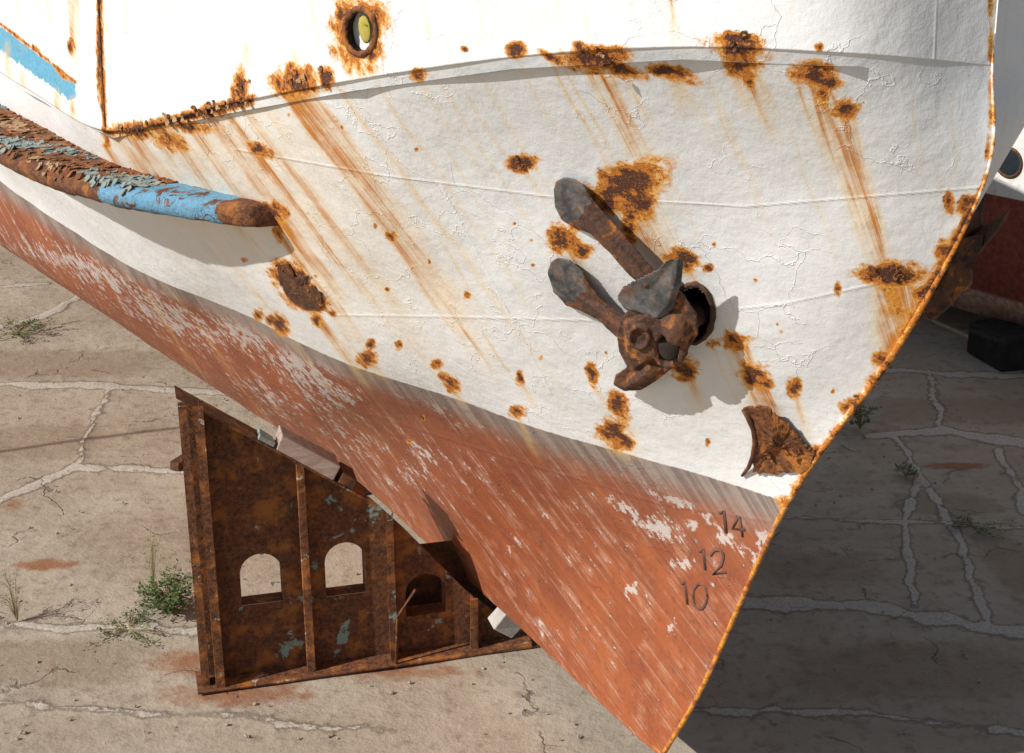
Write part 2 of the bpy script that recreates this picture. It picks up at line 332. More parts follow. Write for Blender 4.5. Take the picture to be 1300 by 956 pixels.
STK=[(360,118,360,12,.95),(378,120,320,17,1),(395,118,200,9,.75),(310,140,360,12,.8),(290,150,250,11,.7),(325,192,280,9,.75),(265,150,230,12,.7),(240,158,170,15,.7),(215,170,190,12,.75),(190,165,180,11,.7),(165,172,130,14,.8),(150,175,120,12,.75),(135,185,90,10,.75),(120,200,60,9,.7),(180,175,260,6,.5),(275,150,200,24,.4),(225,165,170,28,.35),(340,140,260,30,.28),
 (745,85,160,7,.85),(760,90,150,9,.9),(775,95,190,6,.7),(795,95,70,6,.6),(850,95,60,9,.7),(865,100,45,5,.6),(925,80,70,9,.9),(945,85,100,10,1),(960,85,70,6,.7),
 (1025,100,290,6,.9),(1040,105,240,8,.9),(1055,115,330,5,.7),(1070,145,260,7,.8),(1082,150,220,5,.6),(1015,110,140,6,.6),(1045,110,330,24,.35),(1000,160,200,3,.4),(1075,150,300,4,.6),
 (700,80,280,4,.6),(530,100,150,4,.45),(480,110,360,5,.4),(430,110,420,7,.5),(560,110,320,4,.3),(610,100,220,4,.35),(655,75,120,3,.4),(720,90,200,3,.5),
 (800,250,105,26,1),(815,270,120,14,.95),(790,250,80,20,.9),(718,310,70,13,.8),(665,212,60,5,.6),(497,305,190,5,.6),(868,335,60,7,.7),
 (1120,360,120,16,1),(1140,360,130,15,1),(1130,370,80,22,1),(1155,350,60,9,.8),(930,440,120,9,.9),(945,440,130,8,.85),(958,480,80,14,1),(968,485,80,6,.7),(1008,495,70,6,.8),(920,440,60,5,.6),
 (868,470,60,9,.85),(785,520,50,8,.7),(778,550,36,16,.9),(752,480,50,5,.5),(660,485,45,4,.6),(574,490,30,6,.6),(466,455,30,8,.7),(355,300,160,6,1),(348,275,130,9,1),(362,280,100,6,.8),(385,380,120,8,.8),(400,395,80,6,.7),(410,385,100,5,.6),(368,360,60,8,.7),
 (560,310,120,3,.5),(590,420,80,3,.5),(620,430,90,3,.5),(430,385,80,3,.4),(520,430,70,3,.4),(655,530,60,5,.5),(1160,130,120,3,.3),(900,110,220,4,.4),(840,200,120,3,.35),(1210,120,120,3,.35),(880,130,80,3,.3)]
STEM=[(1258,82),(1258,150),(1250,232),(1205,320),(1140,440),(1070,545),(1000,638),(945,760),(895,866),(850,955)]
def fill(p):
    for q in SPOTS:
        a=list(q)+[1.0,0][len(q)-4:] if len(q)<6 else list(q); p.spot(*a)
    for q in STK: p.streak(*q)
    lr=random.Random(3)
    for i in range(34):
        x=lr.uniform(150,1230); y=lr.uniform(70,420); p.streak(x,y,lr.uniform(60,230),lr.uniform(1.5,3.5),lr.uniform(.12,.4))
    for i in range(34):
        x=lr.uniform(330,1150); y=lr.uniform(100,600); q=lr.uniform(1.4,3.0); p.spot(x,y,q,q*lr.uniform(.6,1.6),lr.uniform(.5,.9))
pt=Paint(PX,PY); fill(pt)
pt.spot(300,220,110,60,.30,.6,'g'); pt.spot(450,330,110,60,.18,.6,'g')
pt.line(STEM[2:7],5,.9); pt.line(STEM[3:7],12,.42); pt.line(STEM[6:],4,.5); pt.line(STEM[:3],4,.4)
for x,y,l,w in ((1225,290,70,8),(1180,370,100,9),(1150,420,90,8),(1110,490,70,8),(1060,560,60,8)): pt.streak(x-8,y,l,w,.8,-.55)
for x,y in ((1228,262),(1196,318),(1168,372),(1120,455),(1075,520),(1035,578)): pt.spot(x,y,10,12,.8,.6)
pt.line([(135,168),(200,158),(260,143),(318,128)],6,.95); pt.line([(133,150),(136,185)],4,.9)
pt.line([(110,205),(160,222),(230,245),(340,262)],5,.7)
for ln in ([(300,190),(480,222),(700,250),(950,262),(1245,238)],[(420,400),(560,402),(800,408),(1000,385),(1150,352)],[(470,525),(640,580),(840,640),(1000,665)],[(560,235),(700,500)],[(330,440),(540,590),(700,730),(830,840)]):
    pt.line(ln,1.4,.6,'seam')
for x,y,a_,b_,am in ((120,345,95,17,.62),(215,400,95,24,.60),(310,425,70,20,.62),(60,325,60,14,.5),(380,465,60,26,.66),(415,500,45,22,.56),(350,510,60,18,.46),(830,668,30,13,.68),(862,640,50,8,.66),(880,665,14,10,.66),(935,695,50,12,.5),(540,575,36,14,.52),(520,600,30,34,.40),(650,690,8,14,.6),(800,650,60,8,.48),(975,690,22,18,.58),(455,560,60,20,.38),(800,750,8,14,.6),(870,720,30,12,.38),(855,790,6,14,.6),(600,620,90,50,.18),(740,700,90,60,.14),(560,520,90,10,.32),(700,800,60,40,.14)):
    pt.spot(x,y,a_,b_,am,.45,'scr')
pt.scr=np.maximum(pt.scr,.16*np.clip((600-PX)/500,0,1))
pt.gr=.01+.15*np.clip((PX-430)/300,0,1)*np.clip(1.25-(PY-60)/420,0,1)  # grey below the knuckle paints in the flare's weaker, oblique light
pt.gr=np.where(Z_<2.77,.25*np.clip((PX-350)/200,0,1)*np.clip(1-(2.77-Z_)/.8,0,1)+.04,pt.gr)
def setattrs(me,p,d,extra=0):
    def ca_(nm,A):
        at=me.color_attributes.new(nm,'FLOAT_COLOR','POINT'); buf=np.zeros((len(me.vertices),4)); buf[:,2]=1 if nm=='paint' else 0
        buf[:A.shape[0]]=A; at.data.foreach_set('color',buf.astype(np.float32).ravel())
    ca_('paint',np.stack([p.r.ravel(),p.g.ravel(),d.ravel(),np.ones(d.size)],1))
    ca_('wear_shade',np.stack([p.scr.ravel(),p.gr.ravel(),p.blue.ravel(),p.seam.ravel()],1))
    at=me.attributes.new('flow','FLOAT_VECTOR','POINT'); buf=np.zeros((len(me.vertices),3)); buf[:d.size]=np.stack([p.fu.ravel(),p.fv.ravel(),0*d.ravel()],1)
    at.data.foreach_set('vector',buf.astype(np.float32).ravel())
def gridfaces(nr,nc,off=0,mask=None,flip=False):
    i,j=np.meshgrid(np.arange(nr-1),np.arange(nc-1),indexing='ij'); a=i*nc+j+off
    f=np.stack([a,a+nc,a+nc+1,a+1],-1)
    if flip: f=f[...,::-1]
    f=f.reshape(-1,4)
    if mask is not None: f=f[~mask[:-1,:-1].ravel()]
    return f.tolist()
HAW=(880,398,23,34)
hm=((PX-HAW[0])/HAW[2])**2+((PY-HAW[1])/HAW[3])**2<1
ship=thing('fishing_boat','weathered white and red steel fishing boat propped ashore, rust streaking down its bow','boat',tuple(hc(4,0,0)))
nr,nc=PX.shape
V=Wd.reshape(-1,3)
Fs=gridfaces(nr,nc,0,hm)
Gp=G[::4,::4].copy(); 
if (nc-1)%4: Gp=np.concatenate([Gp,G[::4,-1:]],1)
if (nr-1)%4: Gp=np.concatenate([Gp,np.concatenate([G[-1:,::4],G[-1:,-1:]],1) if (nc-1)%4 else G[-1:,::4]],0)
Gp[...,1]*=-1; Wp=world(Gp)
o1=len(V); V2=Wp.reshape(-1,3); Fp=gridfaces(Gp.shape[0],Gp.shape[1],o1,None,True)
ks=G[-1,::6].copy(); ksm=ks.copy(); kc=ks.copy(); kc[:,1]=0; ksm[:,1]*=-1; kc[:,2]=np.minimum(ks[:,2],.43)-.01
Vk=np.concatenate([world(ks[None])[0],world(kc[None])[0],world(ksm[None])[0]]); o2=o1+len(V2); nk=len(ks)
Fk=gridfaces(3,nk,o2)
allV=np.concatenate([V,V2,Vk])
hull=mobj('hull',allV,Fs+Fp+Fk,M['hull'],ship)
class E: pass
PXa,PYa,_=proj(allV); rest=Paint(PXa,PYa)
full=E()
for k_ in ('r','g','scr','gr','blue','seam','fu','fv'):
    A=getattr(rest,k_).copy(); A[:nr*nc]=getattr(pt,k_).ravel(); setattr(full,k_,A)
full.gr[nr*nc:]=.05; full.scr[nr*nc:]=.15; full.fu[nr*nc:]=allV[nr*nc:,0]*1.0; full.fv[nr*nc:]=allV[nr*nc:,2]
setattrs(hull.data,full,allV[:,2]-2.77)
# ---- bulwark
T=K.copy(); T[:,2]+=np.array([1.9,1.9,1.9,1.8,1.5,1.05,.85,.78,.78,.78,.78]); T[:,1]+=.10; T[-1,1]=0; T[-1,0]=-1.10
K2=K.copy(); K2[:,2]-=.006; K2[:,1]+=np.array([.016]*5+[.012,.007,.006,.005,.004,.004])
Tm=lerp(K2,T,.5)
Gb,rb,cb=dense(np.array([K2,Tm,T]),[60,40],CS[:10])
Gb[...,1]=np.maximum(Gb[...,1],.004)
Wb=world(Gb); Nb=normals(Wb)
if (Nb[40,400]*outd).sum()<0: Nb=-Nb
PXb,PYb,PTb=proj(Wb)
surfb=make_lookup(PXb,PYb,PTb,Nb)
pb=Paint(PXb,PYb); fill(pb)
pb.line([(135,172),(200,158),(260,143),(318,126)],7,1.0); pb.line([(124,-60),(128,60),(134,182)],3.5,1.0); pb.line([(86,-20),(92,70)],2.5,.55,'g')
for x,y,l,w,a_ in ((88,-30,160,4,.8),(95,-10,90,3,.6),(20,-40,110,4,.5),(45,-40,90,3,.4),(128,-40,120,6,.6),(60,-20,100,3,.4),(10,60,70,5,.6),(30,95,50,5,.6),(70,120,60,6,.7),(90,130,60,5,.8)): pb.streak(x,y,l,w,a_,.08)
for x,y,l,w,a_ in ((150,-60,150,3,.5),(165,-60,100,3,.4),(440,75,40,5,.6),(455,75,50,5,.7),(475,70,40,4,.6),(845,-60,110,3,.9),(850,0,60,2.5,.8),(745,20,50,3,.4),(600,-60,110,4,.35),(597,-60,60,3,.5),(1000,-60,110,3,.3),(395,0,100,3,.35),(545,30,50,3,.3),(1255,-60,230,4,.8),(1250,-30,150,3,.5),(310,60,60,5,.5),(372,70,50,8,.6),(200,-60,180,3,.3),(700,-60,120,3,.3),(530,-60,120,3,.3)): pb.streak(x,y,l,w,a_,.12)
pb.line([(1258,-80),(1257,100)],4,.5)
for x,y,a_,b_ in ((305,108,7,18),(375,98,18,14),(370,84,6,6),(414,98,7,12),(528,92,7,5),(655,62,10,7),(757,64,26,6),(735,58,8,5),(935,50,26,8),(1040,60,5,5),(457,40,27,37),(434,20,7,9),(470,70,12,6),(590,62,4,3),(126,70,3,40),(90,60,4,8)): pb.spot(x,y,a_,b_,1.1)
tt=(PXb)/95.0
top=32+tt*68; bot=64+tt*70; mid_=(top+bot)/2; hw_=(bot-top)/2
pb.blue=np.clip(1.25-np.abs(PYb-mid_)/hw_*.85,0,1)*np.clip((102-PXb)/12,0,1)
pb.spot(45,62,6,3,.8,.7); pb.spot(80,96,9,3,.8,.7); pb.line([(0,30),(60,76),(95,104)],2.2,.7)
pb.line([(790,-60),(835,10),(870,60)],1.2,.6,'seam'); pb.line([(1190,-60),(1186,85)],1.2,.5,'seam')
FL=(457,40,19,28)
hb=((PXb-FL[0])/FL[2])**2+((PYb-FL[1])/FL[3])**2<1
nrb,ncb=PXb.shape
Vb=Wb.reshape(-1,3); Fb=gridfaces(nrb,ncb,0,hb,True)
lip=Gb[0].copy(); lip[:,1]=np.maximum(lip[:,1]-.03,0); lo=len(Vb); Vl=world(lip[None])[0]
Fl_=[(lo+j,lo+j+1,j+1,j) for j in range(ncb-1)]
ins=Gb[:, ::8].copy(); ins[...,1]=np.maximum(ins[...,1]-.06,0); li=lo+len(Vl); Vi=world(ins).reshape(-1,3); Fi=gridfaces(nrb,ins.shape[1],li)
Gq=Gb[::3,::4].copy(); Gq=np.concatenate([Gq,Gb[::3,-1:]],1); Gq[...,1]*=-1; lq=li+len(Vi); Vq=world(Gq).reshape(-1,3); Fq=gridfaces(Gq.shape[0],Gq.shape[1],lq)
AV=np.concatenate([Vb,Vl,Vi,Vq])
bul=mobj('bulwark',AV,Fb+Fl_+Fi+Fq,M['hull'],ship)
xa,ya,_=proj(AV); rest=Paint(xa,ya); full=E()
for k_ in ('r','g','scr','gr','blue','seam','fu','fv'):
    A=getattr(rest,k_).copy(); A[:nrb*ncb]=getattr(pb,k_).ravel(); setattr(full,k_,A)
full.r[lo:lo+ncb]=np.maximum(pb.r[0],.1)
setattrs(bul.data,full,np.ones(len(AV)))
mbx=MB()
for sgn in (1,-1):
    tp=Gb[-1,::10].copy(); tp=np.concatenate([tp,Gb[-1,-1:]]); tp[:,1]*=sgn; tp[:,2]+=.02
    mbx.tube([tuple(p) for p in world(tp[None])[0]],.05,8)
mbx.build('cap_rail',M['hull'],ship,True)
dk=K[::1].copy(); dm=dk.copy(); dm[:,1]*=-1; dk[:,2]-=.06; dm[:,2]-=.06
dV=np.concatenate([world(dk[None])[0],world(dm[None])[0]]); mobj('deck',dV,gridfaces(2,len(dk)),M['deck'],ship,False)
edge=G[:,-1,:].copy()[::6]; upp=np.array([inv(PS(1260,-70,0)),inv(PS(1260,10,0))]); upp[:,1]=0
tail=np.array([(1.45,0,.41),(2.2,0,.40),(5,0,.40),(12,0,.40),(24,0,.40)])
line_=np.concatenate([upp,edge,tail]); line_[:,1]=0
Lw=world(line_[None])[0]; rad=[float(np.interp(p[2],[.4,1.5,3.9,4.7,6],[.018,.016,.018,.008,.006])) for p in Lw]
sb=MB(); sb.tube([tuple(p) for p in Lw],rad,10,1.0,up=(nx,ny,0))
so=sb.build('stem_bar',M['hull'],ship,True)
xa,ya,_=proj(np.array([v.co[:] for v in so.data.vertices])+np.array(ship.location)); q=Paint(xa,ya); q.line(STEM[2:7],20,.62); q.line(STEM[:3],20,.3); q.line(STEM[6:],20,.3)
for x,y,l,w in ((1225,290,70,8),(1180,370,100,9),(1150,420,90,8)): q.streak(x,y,l,w*2,.8,-.55)
zz=np.array([v.co[2] for v in so.data.vertices]); setattrs(so.data,q,zz-2.77)
tr=[tuple(hc(*G[i,0])) for i in range(0,nr,30)]; tr2=[tuple(hc(G[i,0][0],-G[i,0][1],G[i,0][2])) for i in range(0,nr,30)]
mobj('transom',tr+tr2,gridfaces(2,len(tr)),M['deck'],ship,False)
# ---- fender rail
st_=3; ga=G[::st_,::st_].reshape(-1,3); kaz=kdtree.KDTree(len(ga))
for i,g_ in enumerate(ga): kaz.insert((g_[0],g_[2]*1.0,0),i)
kaz.balance()
def hs(a,z):
    r=kaz.find_n((a,z,0),4); w=[1/(q[2]+.01) for q in r]; return sum(x*ga[q[1]][1] for x,q in zip(w,r))/sum(w)
rp0,_n=surf(344,272); ri=inv(rp0); zr=ri[2]; af=ri[0]
aa=np.concatenate([[af-.02,af-.015,af-.005,af+.02,af+.05,af+.08],np.arange(af+.12,16,.05)])
ss=np.array([hs(a,zr) for a in aa]); 
for _ in range(10): ss[1:-1]=(ss[:-2]+ss[1:-1]*2+ss[2:])/4
def wr(a): return float(np.interp(a,[af,af+.4,af+.9,af+1.6,af+2.6,af+4,af+6,16],[.16,.29,.40,.48,.54,.58,.62,.62]))
def zc(a): return zr-float(np.interp(a,[af,af+.8,af+2,af+4],[0,.02,.05,.05]))
def tr_(a): return float(np.interp(a,[af,af+2,af+5],[.080,.085,.095]))
rv=[];bp_=[]
sect=[(-.12,1),(.3,1.0),(.60,.98),(.84,.90),(.96,.62),(1,.3),(1,0),(.98,-.3),(.94,-.62),(.84,-.9),(.55,-1),(-.12,-1)]; ns=len(sect)
for i,a in enumerate(aa):
    k_=[.75,.88,.94,.97,.99,1][min(i,5)]; w=wr(a); t_=tr_(a)*k_
    for (u,v) in sect:
        j=.014*mnoise.noise(Vector((a*4,u*3,v*2)))+.024*mnoise.noise(Vector((a*13,u*4,v*3)))
        if a<af+1.0: j*=.4
        uu=u*w*k_ if u>0 else u
        rv.append(hc(a,ss[i]+uu+j,zc(a)+v*t_+j)); bp_.append((.60 if af+.18<a<af+1.25 and v>-.95 else .10)+(.10 if a>af+4 else 0))
rf=gridfaces(len(aa),ns)+[tuple(range(ns))]
rail=mobj('fender_rail',rv,rf,M['rail'],ship); fixn(rail)
at=rail.data.attributes.new('bluep','FLOAT','POINT'); at.data.foreach_set('value',bp_)
def flakes(name,items,mats,parent):
    v=[];f=[];mi=[]
    for (c,e1,e2,nn_,cu,mm) in items:
        b0=len(v); n=4
        for i in range(n):
            for j in range(n):
                a=(i/(n-1)-.5)*2; b_=(j/(n-1)-.5)*2
                k1=1-.35*abs(b_) if (i in (0,n-1)) else 1.0
                j1=random.uniform(-.16,.16); j2=random.uniform(-.16,.16)
                v.append(c+e1*(a*k1+j1)+e2*(b_*k1+j2)+nn_*(cu*(a*a)+cu*.6*b_*a+random.uniform(-.10,.10)*cu))
        for i in range(n-1):
            for j in range(n-1):
                f.append((b0+i*n+j,b0+(i+1)*n+j,b0+(i+1)*n+j+1,b0+i*n+j+1)); mi.append(mm)
    o=mobj(name,v,f,mats,parent,False,mi)
    sd=o.modifiers.new('s','SOLIDIFY'); sd.thickness=.004; bake(o); return o
its=[]
for i in range(1500):
    a=af+.9+abs(random.random()**1.0)*10; w=wr(a); s0=float(np.interp(a,aa,ss))
    u=random.uniform(-.02,w*.99); uu=u/w; z=zc(a)+tr_(a)-.001-.04*max(0,(uu-.75)/.25)**2
    d1=hc(1,0,0)-hc(0,0,0); d2=hc(0,1,0)-hc(0,0,0); ang=random.uniform(0,3.14)
    e1=d1*math.cos(ang)+d2*math.sin(ang); e2=d2*math.cos(ang)-d1*math.sin(ang)
    til=random.gauss(0,.07); e1=e1*math.cos(til)+np.array([0,0,math.sin(til)])
    if uu>.8:
        e1=d1; dr_=-.8; e2=d2*math.cos(dr_)+np.array([0,0,math.sin(dr_)])
    L=random.uniform(.02,.06)*(1+.09*(a-af)); l2=L*random.uniform(.5,.95)
    if uu>.8: l2=min(l2,.03)
    bl_=mnoise.noise(Vector((a*1.1,u*2.5,2)))+random.uniform(-.12,.12)
    mm=0 if bl_>.22 else (2 if bl_<-.40 else 1)
    its.append((hc(a,s0+u,z+random.uniform(.0,.010)),e1*L,e2*l2,np.array([0,0,1.]),random.uniform(.0,.012),mm))
fk=flakes('paint_flakes',its,[M['flake_blue'],M['flake_brown'],M['flake_pale']],rail); fk['kind']='stuff'
its=[]
def fl_at(f,x,y,sz,m,h=.01):
    P,nn_=f(x,y,h); t1=np.cross(nn_,[0,0,1.]); t1/=np.linalg.norm(t1); t2=np.cross(nn_,t1); a=random.uniform(0,6.28)
    e1=t1*math.cos(a)+t2*math.sin(a)+nn_*random.uniform(-.3,.3); e2=-t1*math.sin(a)+t2*math.cos(a)
    its.append((P,e1*sz,e2*sz*random.uniform(.4,.9),nn_,random.uniform(.004,.4*sz),m))
for i in range(40):
    t=random.random(); x=140+t*180; y=170-t*44+random.uniform(-7,5); fl_at(surfb,x,y,random.uniform(.012,.03),random.choice([1,1,0]))
for x,y,n_,s_ in ((305,112,6,.025),(375,100,8,.03),(414,100,4,.02),(757,72,5,.02),(935,56,4,.02)):
    for i in range(n_): fl_at(surfb,x+random.uniform(-12,12),y+random.uniform(-14,10),random.uniform(.4,1)*s_,random.choice([1,1,1,0]),.010)
for i in range(16): 
    t=random.random(); fl_at(surf,350+t*60+random.uniform(-9,9),338+t*52+random.uniform(-9,9),random.uniform(.015,.04),random.choice([1,1,1,0]),.012)
for i in range(8): fl_at(surf,1130+random.uniform(-28,28),349+random.uniform(-10,6),random.uniform(.008,.022),1,.006)
for i in range(6): fl_at(surf,664+random.uniform(-8,8),205+random.uniform(-6,6),random.uniform(.008,.02),1,.006)
for i in range(16): fl_at(surf,random.uniform(960,1015),random.uniform(548,596),random.uniform(.012,.032),1,random.uniform(.05,.07))
fe=flakes('rust_scale',its,[M['flake_pale'],M['rust']],ship); fe['kind']='stuff'
mbx=MB(); mbx.tube([surfb(x,y,.004)[0] for x,y in ((123,-60),(125,0),(128,60),(131,110),(134,160))],.009,8); mbx.build('seam_strip',M['rust'],ship,True)
def ring(f,cx_,cy_,rx,ry,rad,name,mat,parent,h=0,n=40,depth=.12,inner=M['dark_hole']):
    pts=[];nrm=np.zeros(3)
    for i in range(n):
        w=2*math.pi*i/n; P,nn_=f(cx_+rx*math.cos(w),cy_+ry*math.sin(w),h); pts.append(P); nrm+=nn_
    nrm/=np.linalg.norm(nrm)
    mb=MB(); k=8; ce=sum(pts)/n
    for i in range(n):
        e=pts[i]-ce; e/=np.linalg.norm(e); rr=rad*(1+.18*math.sin(i*2.3)+.12*math.sin(i*5.1))
        for q in range(k):
            w=2*math.pi*q/k; mb.v.append(tuple(pts[i]+(e*math.cos(w)+nrm*math.sin(w)*.7)*rr))
    for i in range(n):
        for q in range(k): mb.f.append((i*k+q,((i+1)%n)*k+q,((i+1)%n)*k+(q+1)%k,i*k+(q+1)%k))
    o=mb.build(name,mat,parent,True)
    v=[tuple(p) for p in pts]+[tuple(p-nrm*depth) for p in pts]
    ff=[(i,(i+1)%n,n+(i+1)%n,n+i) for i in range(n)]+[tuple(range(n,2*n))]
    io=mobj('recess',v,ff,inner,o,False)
    return o,ce,nrm
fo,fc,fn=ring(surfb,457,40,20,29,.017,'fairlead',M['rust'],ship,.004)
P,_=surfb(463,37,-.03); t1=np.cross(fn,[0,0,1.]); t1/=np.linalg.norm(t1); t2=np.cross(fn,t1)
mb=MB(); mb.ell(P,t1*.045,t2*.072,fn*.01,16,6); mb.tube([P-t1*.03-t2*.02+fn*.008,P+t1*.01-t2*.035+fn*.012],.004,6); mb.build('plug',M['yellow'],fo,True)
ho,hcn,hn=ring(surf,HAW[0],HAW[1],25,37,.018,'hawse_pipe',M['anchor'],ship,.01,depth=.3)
def strokes(name,polys,r=.0105):
    mb=MB()
    for pl in polys: mb.tube([surf(x,y,.0)[0] for x,y in pl],r,6)
    return mb.build(name,M['mark'],ship,True)
def curve(cx_,cy_,rx,ry,a0_,a1_,n=14):
    return [(cx_+rx*math.cos(math.radians(a0_+(a1_-a0_)*i/n)),cy_+ry*math.sin(math.radians(a0_+(a1_-a0_)*i/n))) for i in range(n+1)]
o=strokes('draft_numeral',[[(914,651),(919,648),(922,676)],[(937,655),(930,671),(946,672)],[(939,655),(943,681)]]); o['label']='raised draft figure 14'
o=strokes('draft_numeral',[[(888,700),(893,697),(896,723)],curve(911,707,8,9,190,370)+[(916,717),(905,729),(922,726)]]); o['label']='raised draft figure 12'
o=strokes('draft_numeral',[[(866,741),(870,738),(873,767)],curve(889,757,9,16,0,360,20)]); o['label']='raised draft figure 10'
def plate(name,outl,mat,parent,th=.02,jag=0.0):
    O2=[]
    for i,p in enumerate(outl):
        q_=outl[(i+1)%len(outl)]; n=5 if jag else 1
        for k in range(n):
            t=k/n; O2.append((p[0]*(1-t)+q_[0]*t+random.uniform(-jag,jag),p[1]*(1-t)+q_[1]*t+random.uniform(-jag,jag),p[2]*(1-t)+q_[2]*t))
    cxm=sum(p[0] for p in O2)/len(O2); cym=sum(p[1] for p in O2)/len(O2)
    rings=[O2]
    for f_ in (.8,.6,.4,.2):
        rings.append([(cxm+(x-cxm)*f_,cym+(y-cym)*f_,h+.016*mnoise.noise(Vector((x*.07*f_,y*.07,f_*3)))) for x,y,h in O2])
    n=len(O2); v=[surf(*p)[0] for r_ in rings for p in r_]; hm_=sum(p[2] for p in O2)/n; v.append(surf(cxm,cym,hm_)[0])
    ff=[]
    for a in range(4):
        for i in range(n): ff.append((a*n+i,a*n+(i+1)%n,(a+1)*n+(i+1)%n,(a+1)*n+i))
    for i in range(n): ff.append((4*n+i,4*n+(i+1)%n,5*n))
    o=mobj(name,v,ff,mat,parent,False); fixn(o)
    sd=o.modifiers.new('s','SOLIDIFY'); sd.thickness=th; sd.offset=0; bake(o); return o
plate('torn_plate',[(943,519,.10),(960,516,.11),(978,519,.10),(990,531,.09),(1000,540,.075),(1012,552,.06),(1024,566,.04),(1034,573,.03),(1031,588,.02),(1020,600,.02),(1004,598,.02),(985,602,.02),(968,600,.03),(955,598,.04),(957,580,.07),(962,560,.10),(955,542,.11)],M['rust'],ship,.014,1.8)
mb=MB(); mb.tube([surf(x,y,h)[0] for x,y,h in ((944,520,.10),(950,530,.12),(957,545,.12),(959,562,.10),(956,580,.07),(950,594,.045),(942,604,.02))],[.014,.016,.017,.016,.015,.012,.008],8); mb.build('plate_lip',M['rust_dark'],ship,True)
plate('doubler_plate',[(352,338,.012),(366,335,.03),(372,352,.035),(392,349,.03),(388,362,.015),(410,374,.03),(407,392,.03),(386,392,.02),(370,382,.012),(356,360,.012)],M['rust_dark'],ship,.008,1.2)
# ------------------------------------------------------------ anchors
HK=.68
def AP(x,y,h): return surf(x,y,h*HK)[0]
_,an=surf(800,380)
anchor=thing('anchor','rusty dark brown anchor with grey fluke tips on the near side of the bow','anchor',tuple(AP(840,430,.3)))
vdir=ray(800,400); vdir=vdir/np.linalg.norm(vdir)
rt=np.array([1.,0,0]); upv=np.array([0,sp,cp])
def fluke(outl,ridge,tip):
    mb=MB(); f=[AP(*p) for p in outl]; bk=[AP(p[0],p[1],p[2]-.05) for p in outl]; mb.prism(f,bk)
    mb.tube([AP(x,y,h) for x,y,h,r in ridge],[r for x,y,h,r in ridge],8,.9,up=tuple(an))
    o=mb.build('fluke',[M['anchor'],M['grey_iron'],M['rust']],anchor,True,remesh=.0075,rough=.004,sm_it=1)
    vw=np.array([v.co[:] for v in o.data.vertices])+np.array(anchor.location); px_,py_,_=proj(vw)
    for p in o.data.polygons:
        x=np.mean(px_[list(p.vertices)]); y=np.mean(py_[list(p.vertices)]); q=((x-tip[0])/tip[2])**2+((y-tip[1])/tip[3])**2
        q+=.5*mnoise.noise(Vector((x/9,y/9,0)))
        p.material_index=1 if q<1 else (2 if mnoise.noise(Vector((x/14,y/14,5)))>.30 else 0)
    return o
fluke([(703,240,.07),(706,230,.07),(716,225,.08),(730,227,.09),(742,236,.11),(750,250,.13),(763,265,.15),(788,293,.20),(812,321,.25),(836,350,.30),(820,368,.32),(797,347,.27),(773,320,.22),(750,297,.16),(731,289,.12),(714,280,.10),(704,262,.08)],
      [(736,264,.13,.012),(765,293,.19,.022),(795,325,.26,.030),(825,360,.33,.040)],(722,252,25,32))
fluke([(695,345,.07),(699,333,.07),(709,327,.08),(724,330,.09),(738,342,.11),(748,360,.14),(764,381,.18),(786,397,.23),(812,410,.28),(804,440,.32),(782,427,.26),(759,406,.21),(740,396,.16),(719,388,.11),(702,370,.08)],
      [(733,374,.14,.012),(758,391,.21,.024),(784,410,.27,.030),(812,427,.33,.040)],(718,354,26,30))
mb=MB()
co_l=[(798,394),(806,376),(826,366),(850,360),(868,374),(884,398),(886,424),(870,448),(852,468),(834,482),(814,495),(792,496),(779,488),(782,476),(797,466),(786,446),(783,420),(790,402)]
mb.prism([AP(x,y,.36) for x,y in co_l],[AP(x,y,.16) for x,y in co_l])
mb.prism([AP(x,y,.48) for x,y in ((796,412),(822,400),(842,408),(836,430),(828,452),(806,468),(796,452))],[AP(x,y,.30) for x,y in ((790,406),(824,392),(850,404),(844,434),(832,460),(804,474),(790,454))])
mb.ell(AP(860,408,.32),rt*.09,upv*.13,-vdir*.09)
mb.tube([AP(832,462,.36),AP(812,480,.37),AP(794,489,.34)],[.05,.04,.020],8)
pts=[AP(850+19*math.cos(w),440+23*math.sin(w),.43) for w in np.linspace(0,2*math.pi,21)]; mb.tube(pts,.024,6,cap=False)
pts=[AP(812+12*math.cos(w),428+14*math.sin(w),.50) for w in np.linspace(0,2*math.pi,17)]; mb.tube(pts,.012,6,cap=False)
o=mb.build('crown',[M['anchor'],M['rust']],anchor,True,remesh=.0075,rough=.006,sm_it=1)
for p in o.data.polygons:
    if mnoise.noise(p.center*9)+.6*mnoise.noise(p.center*25)>.34: p.material_index=1
mb=MB(); mb.ell(AP(850,440,.42),rt*.058,upv*.075,-vdir*.012,14,6); mb.build('crown_eye_shade',M['dark_hole'],anchor,True)  # no real hole: dark ellipsoid painted as the shaded eye
pp=[(861,325,.40),(846,330,.42),(832,341,.42),(812,351,.40),(788,364,.36),(782,378,.34),(792,391,.36),(812,396,.42),(832,404,.48),(848,386,.46),(858,352,.44)]
mb=MB(); f=[AP(*p) for p in pp]; bk=[AP(x+8,y+6,h-.06) for x,y,h in pp]; n=len(f)
mb.v=[tuple(p) for p in f+bk+[AP(828,366,.39)]]; mb.f=[(i,(i+1)%n,2*n) for i in range(n)]+[tuple(range(2*n-1,n-1,-1))]+[(i,n+i,n+(i+1)%n,(i+1)%n) for i in range(n)]
mb.build('palm',M['grey_iron'],anchor,True,remesh=.007,rough=.0025,sm_it=1)
mb=MB(); mb.tube([AP(850,412,.25),AP(868,405,.12),AP(880,400,-.03),AP(888,396,-.2)],[.085,.08,.07,.065],14); mb.build('shank',M['anchor'],anchor,True,remesh=.012,rough=.007)
a2=thing('anchor','dark anchor in shadow showing past the far side of the stem','anchor')
ih=inv(np.array(anchor.location)); best=None
